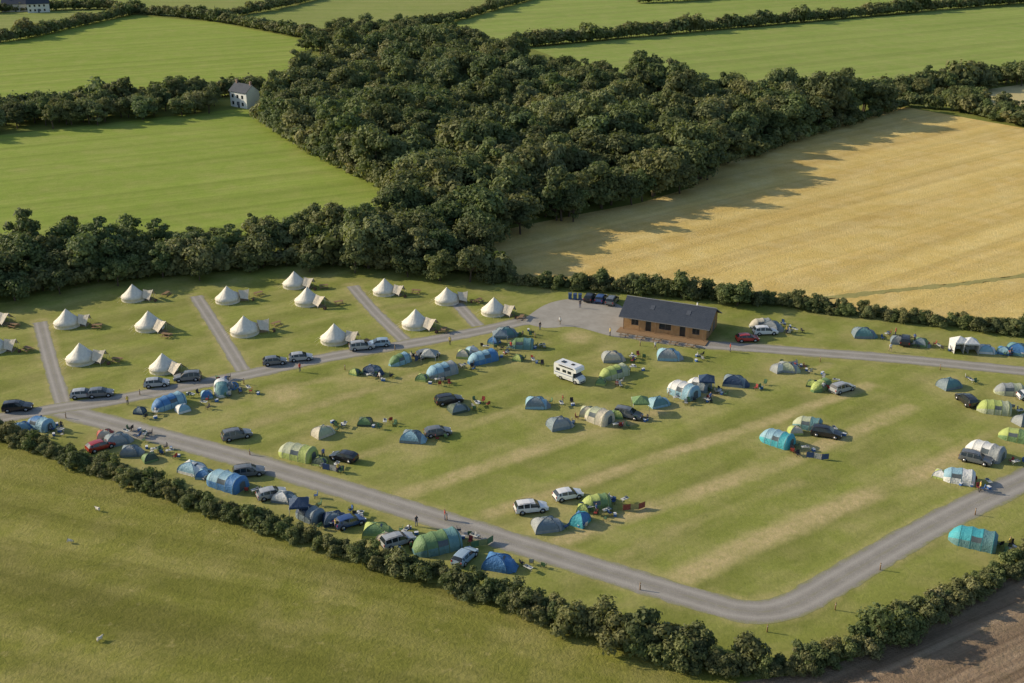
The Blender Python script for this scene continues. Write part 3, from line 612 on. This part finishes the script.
def cool_mesh():
    mb=MB(); mb.box((0,0,.19),(.55,.35,.34),0); mb.box((0,0,.39),(.58,.38,.06),1); mb.rod((-.28,0,.42),(.28,0,.42),.02,1,5); return mb.build('cool_box',[plain('cool_box',(.06,.15,.4)),plain('lid',(.7,.7,.7))])
COOL=cool_mesh()
def wind_mesh(c1,c2):
    mb=MB(); pts=[(0,0),(1.3,.1),(2.6,-.1),(3.8,.5)]
    for i,(a,b) in enumerate(zip(pts[:-1],pts[1:])): mb.add([(*a,.08),(*b,.08),(*b,1.15),(*a,1.15)],[(0,1,2,3)],i%2)
    for p in pts: mb.rod((*p,0),(*p,1.3),.02,2,5)
    return mb.build('windbreak',[fabric(c1,'windbreak'),fabric(c2,'windbreak'),woodm])
WIND=[wind_mesh((.3,.08,.06),(.4,.35,.15)),wind_mesh((.06,.1,.22),(.35,.36,.36)),wind_mesh((.10,.2,.10),(.3,.32,.14))]
def picnic_mesh():
    mb=MB()
    for i in range(4): mb.box((0,-.3+i*.2,.74),(1.8,.17,.04),0)
    for s_ in(-1,1):
        mb.box((0,s_*.72,.44),(1.8,.26,.04),0)
        mb.rod((s_*.65,-.7,0),(s_*.65,-.2,.73),.04,0,4); mb.rod((s_*.65,.7,0),(s_*.65,.2,.73),.04,0,4); mb.box((s_*.65,0,.40),(.06,1.5,.08),0)
    return mb.build('picnic_bench',[woodm])
PICNIC=picnic_mesh()
# ---------------------------------------------------------------- placement
for i,(u,v) in enumerate([(68,325),(134,299),(150,328),(82,361),(164,370),(228,301),(245,333),(295,286),(308,303),(335,341),(385,293),(416,326),(447,302),(494,313),(-6,350),(-10,322),(-40,372),(-60,335)]):
    r=rd(random.uniform(-35,20)); s=random.uniform(.97,1.1)
    x,y=g(u,v); mesh_obj('bell_tent',BELL,None,(x,y,0.012),r,s)
    a=r+rd(random.uniform(-25,25)); mesh_obj('picnic_bench',PICNIC,None,(x+6.4*math.cos(a),y+6.4*math.sin(a),0.012),random.uniform(0,3))
def off(v): return v+3.0
cache={}
for t in T:
    kd,u,v,a=t[:4]
    key=(kd,)+t[4:]
    if key not in cache: cache[key]=tunnel_mesh(t[4]*.92,t[5]*.88,t[6]*.92,t[7],t[8],3 if t[4]>5.2 else 2) if kd=='t' else dome_mesh(t[4]*.78,t[5]*.93,t[6],t[7],t[4]>1.75)
    x,y=g(u,off(v)); r=rd(a+(random.uniform(-35,35) if kd=='d' else random.uniform(-8,8)))
    mesh_obj('tunnel_tent' if kd=='t' else 'dome_tent',cache[key],None,(x,y,0.012),r)
    fx=x+math.cos(r)*(t[4]*(0.5 if kd=='t' else 1.1)+1.6); fy=y+math.sin(r)*(t[4]*(0.5 if kd=='t' else 1.1)+1.6)
    for i in range(random.choice([2,3,4,5])): mesh_obj('camp_chair',random.choice(CHAIR),None,(fx+random.uniform(-1.8,1.8),fy+random.uniform(-1.8,1.8),0.012),random.uniform(0,6))
    if random.random()<.75: mesh_obj('camp_table',TABLE,None,(fx+random.uniform(-.5,.5),fy,0.012),random.uniform(0,3))
    for i in range(random.choice([0,1,1,2])): mesh_obj('cool_box',COOL,None,(fx+random.uniform(-2,2),fy+random.uniform(-1.5,1.5),0.012),random.uniform(0,3))
    if kd=='t' and random.random()<.3: mesh_obj('windbreak',random.choice(WIND),None,(fx,fy-2.2,0.012),r+random.uniform(-.4,.4),.85)
    if random.random()<.32: mesh_obj('person',random.choice(PEOPLE),None,(fx+random.uniform(-2,2),fy+random.uniform(-2,2),0.012),random.uniform(0,6),random.uniform(.92,1.04))
pc={}
for kd,u,v,a,c_ in Cc:
    if (kd,c_) not in pc: pc[(kd,c_)]=remat(CARS[kd],0,paint(c_))
    mesh_obj('parked_van' if kd=='van' else 'parked_car',pc[(kd,c_)],None,(*g(u,off(v)),0.034 if 580<u<620 and v<305 else 0.02),rd(a))
mesh_obj('motorhome',camper_mesh(),None,(*g(571,380),0.012),rd(-42))
for u,v,c_,wl in [(706,386,NV,False),(958,347,WH,True),(969,348,(.6,.62,.64),True),(500,340,SL,False),(430,360,GY,False),(300,512,NV,False),(640,408,GR,False)]:
    mesh_obj('gazebo',gazebo_mesh(c_,wl,2.6),None,(*g(u,v+4),0.012),rd(random.uniform(-20,10)))
for u,v in [(70,543),(98,511),(100,641)]:
    mesh_obj('sheep',random.choice(SHEEP),None,(*g(u,v),0.006),random.uniform(0,6),.7)
for u,v in [(610,336),(560,325),(655,350),(540,330),(730,352),(128,405),(300,372),(890,352),(445,520),(580,308),(450,345)]:
    mesh_obj('person',random.choice(PEOPLE),None,(*g(u,v),0.032),random.uniform(0,6))
mb=MB(); mb.rod((0,0,0),(0,0,1.0),.08,0,8); mb.rod((0,0,1.0),(0,0,1.06),.08,0,8,.03); mb.box((0,-.085,.85),(.1,.02,.12),1); POST=mb.build('marker_post',[woodm,plain('reflector',(.7,.7,.7))])
for u,v in [(767,632),(244,384),(66,418),(200,382),(140,395),(395,350),(500,332),(250,455),(640,590),(447,520),(880,570),(975,515),(640,346),(820,362),(940,370),(345,370),(835,610),(535,338)]:
    mesh_obj('marker_post',POST,None,(*g(u,v),0.01),0)
mb=MB(); mb.box((0,0,.55),(.6,.7,.95),0); mb.box((0,0,1.06),(.66,.78,.07),1,0,('X',.08)); mb.rod((-.3,.32,.1),(.3,.32,.1),.1,2,8); BIN=mb.build('wheelie_bin',[plain('bin_blue',(.05,.11,.22),.4),plain('bin_lid',(.05,.08,.16),.4),tyre])
for i in range(3): x,y=g(570+i*5,299+i*.3); mesh_obj('wheelie_bin',BIN,None,(x,y,.03),rd(-8+random.uniform(-9,9)),1.1)
# ---------------------------------------------------------------- cafe building
k=NT('timber_cladding'); v_=k.map(0,(1,1,1)); wv=k.n('ShaderNodeTexWave',wave_type='BANDS',bands_direction='X'); wv.inputs['Scale'].default_value=1.6; wv.inputs['Distortion'].default_value=0.0; k.l(v_,wv.inputs['Vector'])
c=k.mix(k.rng(k.noise(1.2,4),0.3,0.7),(0.40,0.23,0.10),(0.52,0.33,0.17)); c=k.mix(k.rng(wv.outputs['Fac'],0.0,0.2,0.6,0),c,(0.12,0.06,0.03)); k.base(c,0.8); clad=k.m
k=NT('slate_roof'); br=k.n('ShaderNodeTexBrick'); br.inputs['Scale'].default_value=1.6; br.inputs['Color1'].default_value=(.04,.05,.07,1); br.inputs['Color2'].default_value=(.058,.07,.092,1); br.inputs['Mortar'].default_value=(.025,.03,.04,1); br.inputs['Mortar Size'].default_value=0.015
k.l(k.co(),br.inputs['Vector']); k.base(k.mix(k.rng(k.noise(.6,4),.3,.7,0,.4),br.outputs['Color'],(.07,.08,.10)),0.6); slate=k.m
p0=Vector(g(623,328)); p1=Vector(g(706,341)); dv=p1-p0; Lb=dv.length; an=math.atan2(dv.y,dv.x)
B=empty('cafe_building',(p0.x,p0.y,0.034),an); Dp=8.0; EH=2.8; RH=4.9
def part(name,mb,mats,par): return mesh_obj(name,mb.build(name,mats),par)
mb=MB(); th=.2
ops=[(1.6,3.0,.9,2.1),(4.4,5.5,.05,2.2),(7.0,9.4,.9,2.1),(11.0,12.1,.05,2.2),(13.4,min(14.8,Lb-.8),.9,2.1)]
x=0
for a,b,z0,z1 in ops:
    mb.box(((x+a)/2,th/2,EH/2),(a-x,th,EH)); mb.box(((a+b)/2,th/2,(z1+EH)/2),(b-a,th,EH-z1))
    if z0>.1: mb.box(((a+b)/2,th/2,z0/2),(b-a,th,z0))
    x=b
mb.box(((x+Lb)/2,th/2,EH/2),(Lb-x,th,EH))
mb.box((Lb/2,Dp-th/2,EH/2),(Lb,th,EH))
for xx in(th/2,Lb-th/2):
    mb.box((xx,Dp/2,EH/2),(th-.004,Dp-2*th,EH))
    x0_,x1_=xx-th/2+.002,xx+th/2-.002
    mb.add([(x0_,0,EH),(x0_,Dp,EH),(x0_,Dp/2,RH-.05),(x1_,0,EH),(x1_,Dp,EH),(x1_,Dp/2,RH-.05)],[(0,2,1),(3,4,5),(0,3,5,2),(1,2,5,4)],0)
part('walls',mb,[clad],B)
mb=MB()
for a,b,z0,z1 in ops:
    mb.box(((a+b)/2,.14,(z0+z1)/2),(b-a-.1,.03,z1-z0-.1),0)
    for xx in np.linspace(a+.04,b-.04,3 if b-a>1.3 else 2): mb.box((xx,.10,(z0+z1)/2),(.07,.1,z1-z0),1)
    for zz in(z0+.04,z1-.04): mb.box(((a+b)/2,.095,zz),(b-a-.2,.08,.08),1)
mb.box((Lb+.012,Dp*.3,1.5),(.02,1.4,1.1),0); mb.box((Lb+.012,Dp*.68,1.05),(.02,1.0,2.05),1)
part('windows',mb,[glassm(),plain('frame',(.12,.12,.12))],B)
mb=MB(); ov=0.8; e2=.7; sl=(RH-EH)/(Dp/2); zf=EH-sl*ov
for s_ in(0,1):
    y0=-ov if s_==0 else Dp+ov
    vs=[(-e2,y0,zf),(Lb+e2,y0,zf),(Lb+e2,Dp/2,RH),(-e2,Dp/2,RH)]; vs+= [(a,b,c_+.18) for a,b,c_ in vs]
    mb.add(vs,[(0,1,2,3),(4,5,6,7),(0,1,5,4),(1,2,6,5),(3,0,4,7)],[0,0,1,1,1])
mb.box((Lb/2,Dp/2,RH+.2),(Lb+2*e2,.3,.08),1)
for xx in(5,12): mb.box((xx,Dp*.27,EH+sl*Dp*.27+.21),(.8,1.1,.06),2,0,('X',math.atan(sl)))
part('roof',mb,[slate,plain('fascia',(.20,.20,.21)),plain('rooflight',(.09,.1,.12),.2)],B)
mb=MB(); mb.box((Lb/2,-1.3,.08),(Lb+1,2.5,.14),0)
for xx in np.linspace(.3,Lb-.3,6): mb.box((xx,-.7,1.2),(.12,.12,2.1),0)
mb.rod((Lb*.8,Dp*.6,3.5),(Lb*.8,Dp*.6,5.4),.12,1,10)
part('veranda',mb,[woodm,pole],B)
for i in range(5):
    q_=Matrix.Rotation(an,3,'Z')@Vector((1.5+i*3.2,-3.8,0)); mesh_obj('picnic_bench',PICNIC,None,(p0.x+q_.x,p0.y+q_.y,.035),an+random.uniform(-.2,.2))
# ---------------------------------------------------------------- farm houses
def house(u,v,L,Dd,E,R_,rot,wall):
    x,y=g(u,v); b=empty('farmhouse',(x,y,0),rd(rot)); mb=MB()
    mb.add([(0,0,0),(L,0,0),(L,Dd,0),(0,Dd,0),(0,0,E),(L,0,E),(L,Dd,E),(0,Dd,E),(0,Dd/2,R_),(L,Dd/2,R_)],[(0,1,5,4),(1,2,6,9,5),(2,3,7,6),(3,0,4,8,7)],0)
    part('walls',mb,[plain('render_wall',wall,.8)],b)
    mb=MB()
    for s_ in(0,1):
        y0=-.4 if s_==0 else Dd+.4; z=E-.2; vs=[(-.3,y0,z),(L+.3,y0,z),(L+.3,Dd/2,R_+.05),(-.3,Dd/2,R_+.05)]; vs+=[(a,q,c_+.15) for a,q,c_ in vs]
        mb.add(vs,[(0,1,2,3),(4,5,6,7),(0,1,5,4),(1,2,6,5),(3,0,4,7)],0)
    for xx in(.8,L-.8): mb.box((xx,Dd/2,R_+.5),(.7,.7,1.4),1)
    part('roof',mb,[slate,plain('chimney',(.3,.2,.15))],b)
    mb=MB()
    for zz in (1.4,3.9):
        if zz+.6<E:
            for xx in np.arange(1.5,L-1,2.6): mb.box((xx,-.02,zz),(1.0,.06,1.2),0)
    mb.box((L/2,-.03,1.05),(1,.08,2.1),1); part('windows_and_door',mb,[glassm(),plain('door',(.1,.12,.15))],b)
house(231,106,9,6,5.6,8.0,-38,(.80,.80,.77)); house(2,12,16,8,4.5,7.5,5,(.5,.47,.42)); house(28,13,12,7,5,8,20,(.65,.64,.6)); house(-30,14,14,7,4,7,0,(.5,.4,.35))
print('trees',nW,'hedge',nH,'build',round(Lb,1))
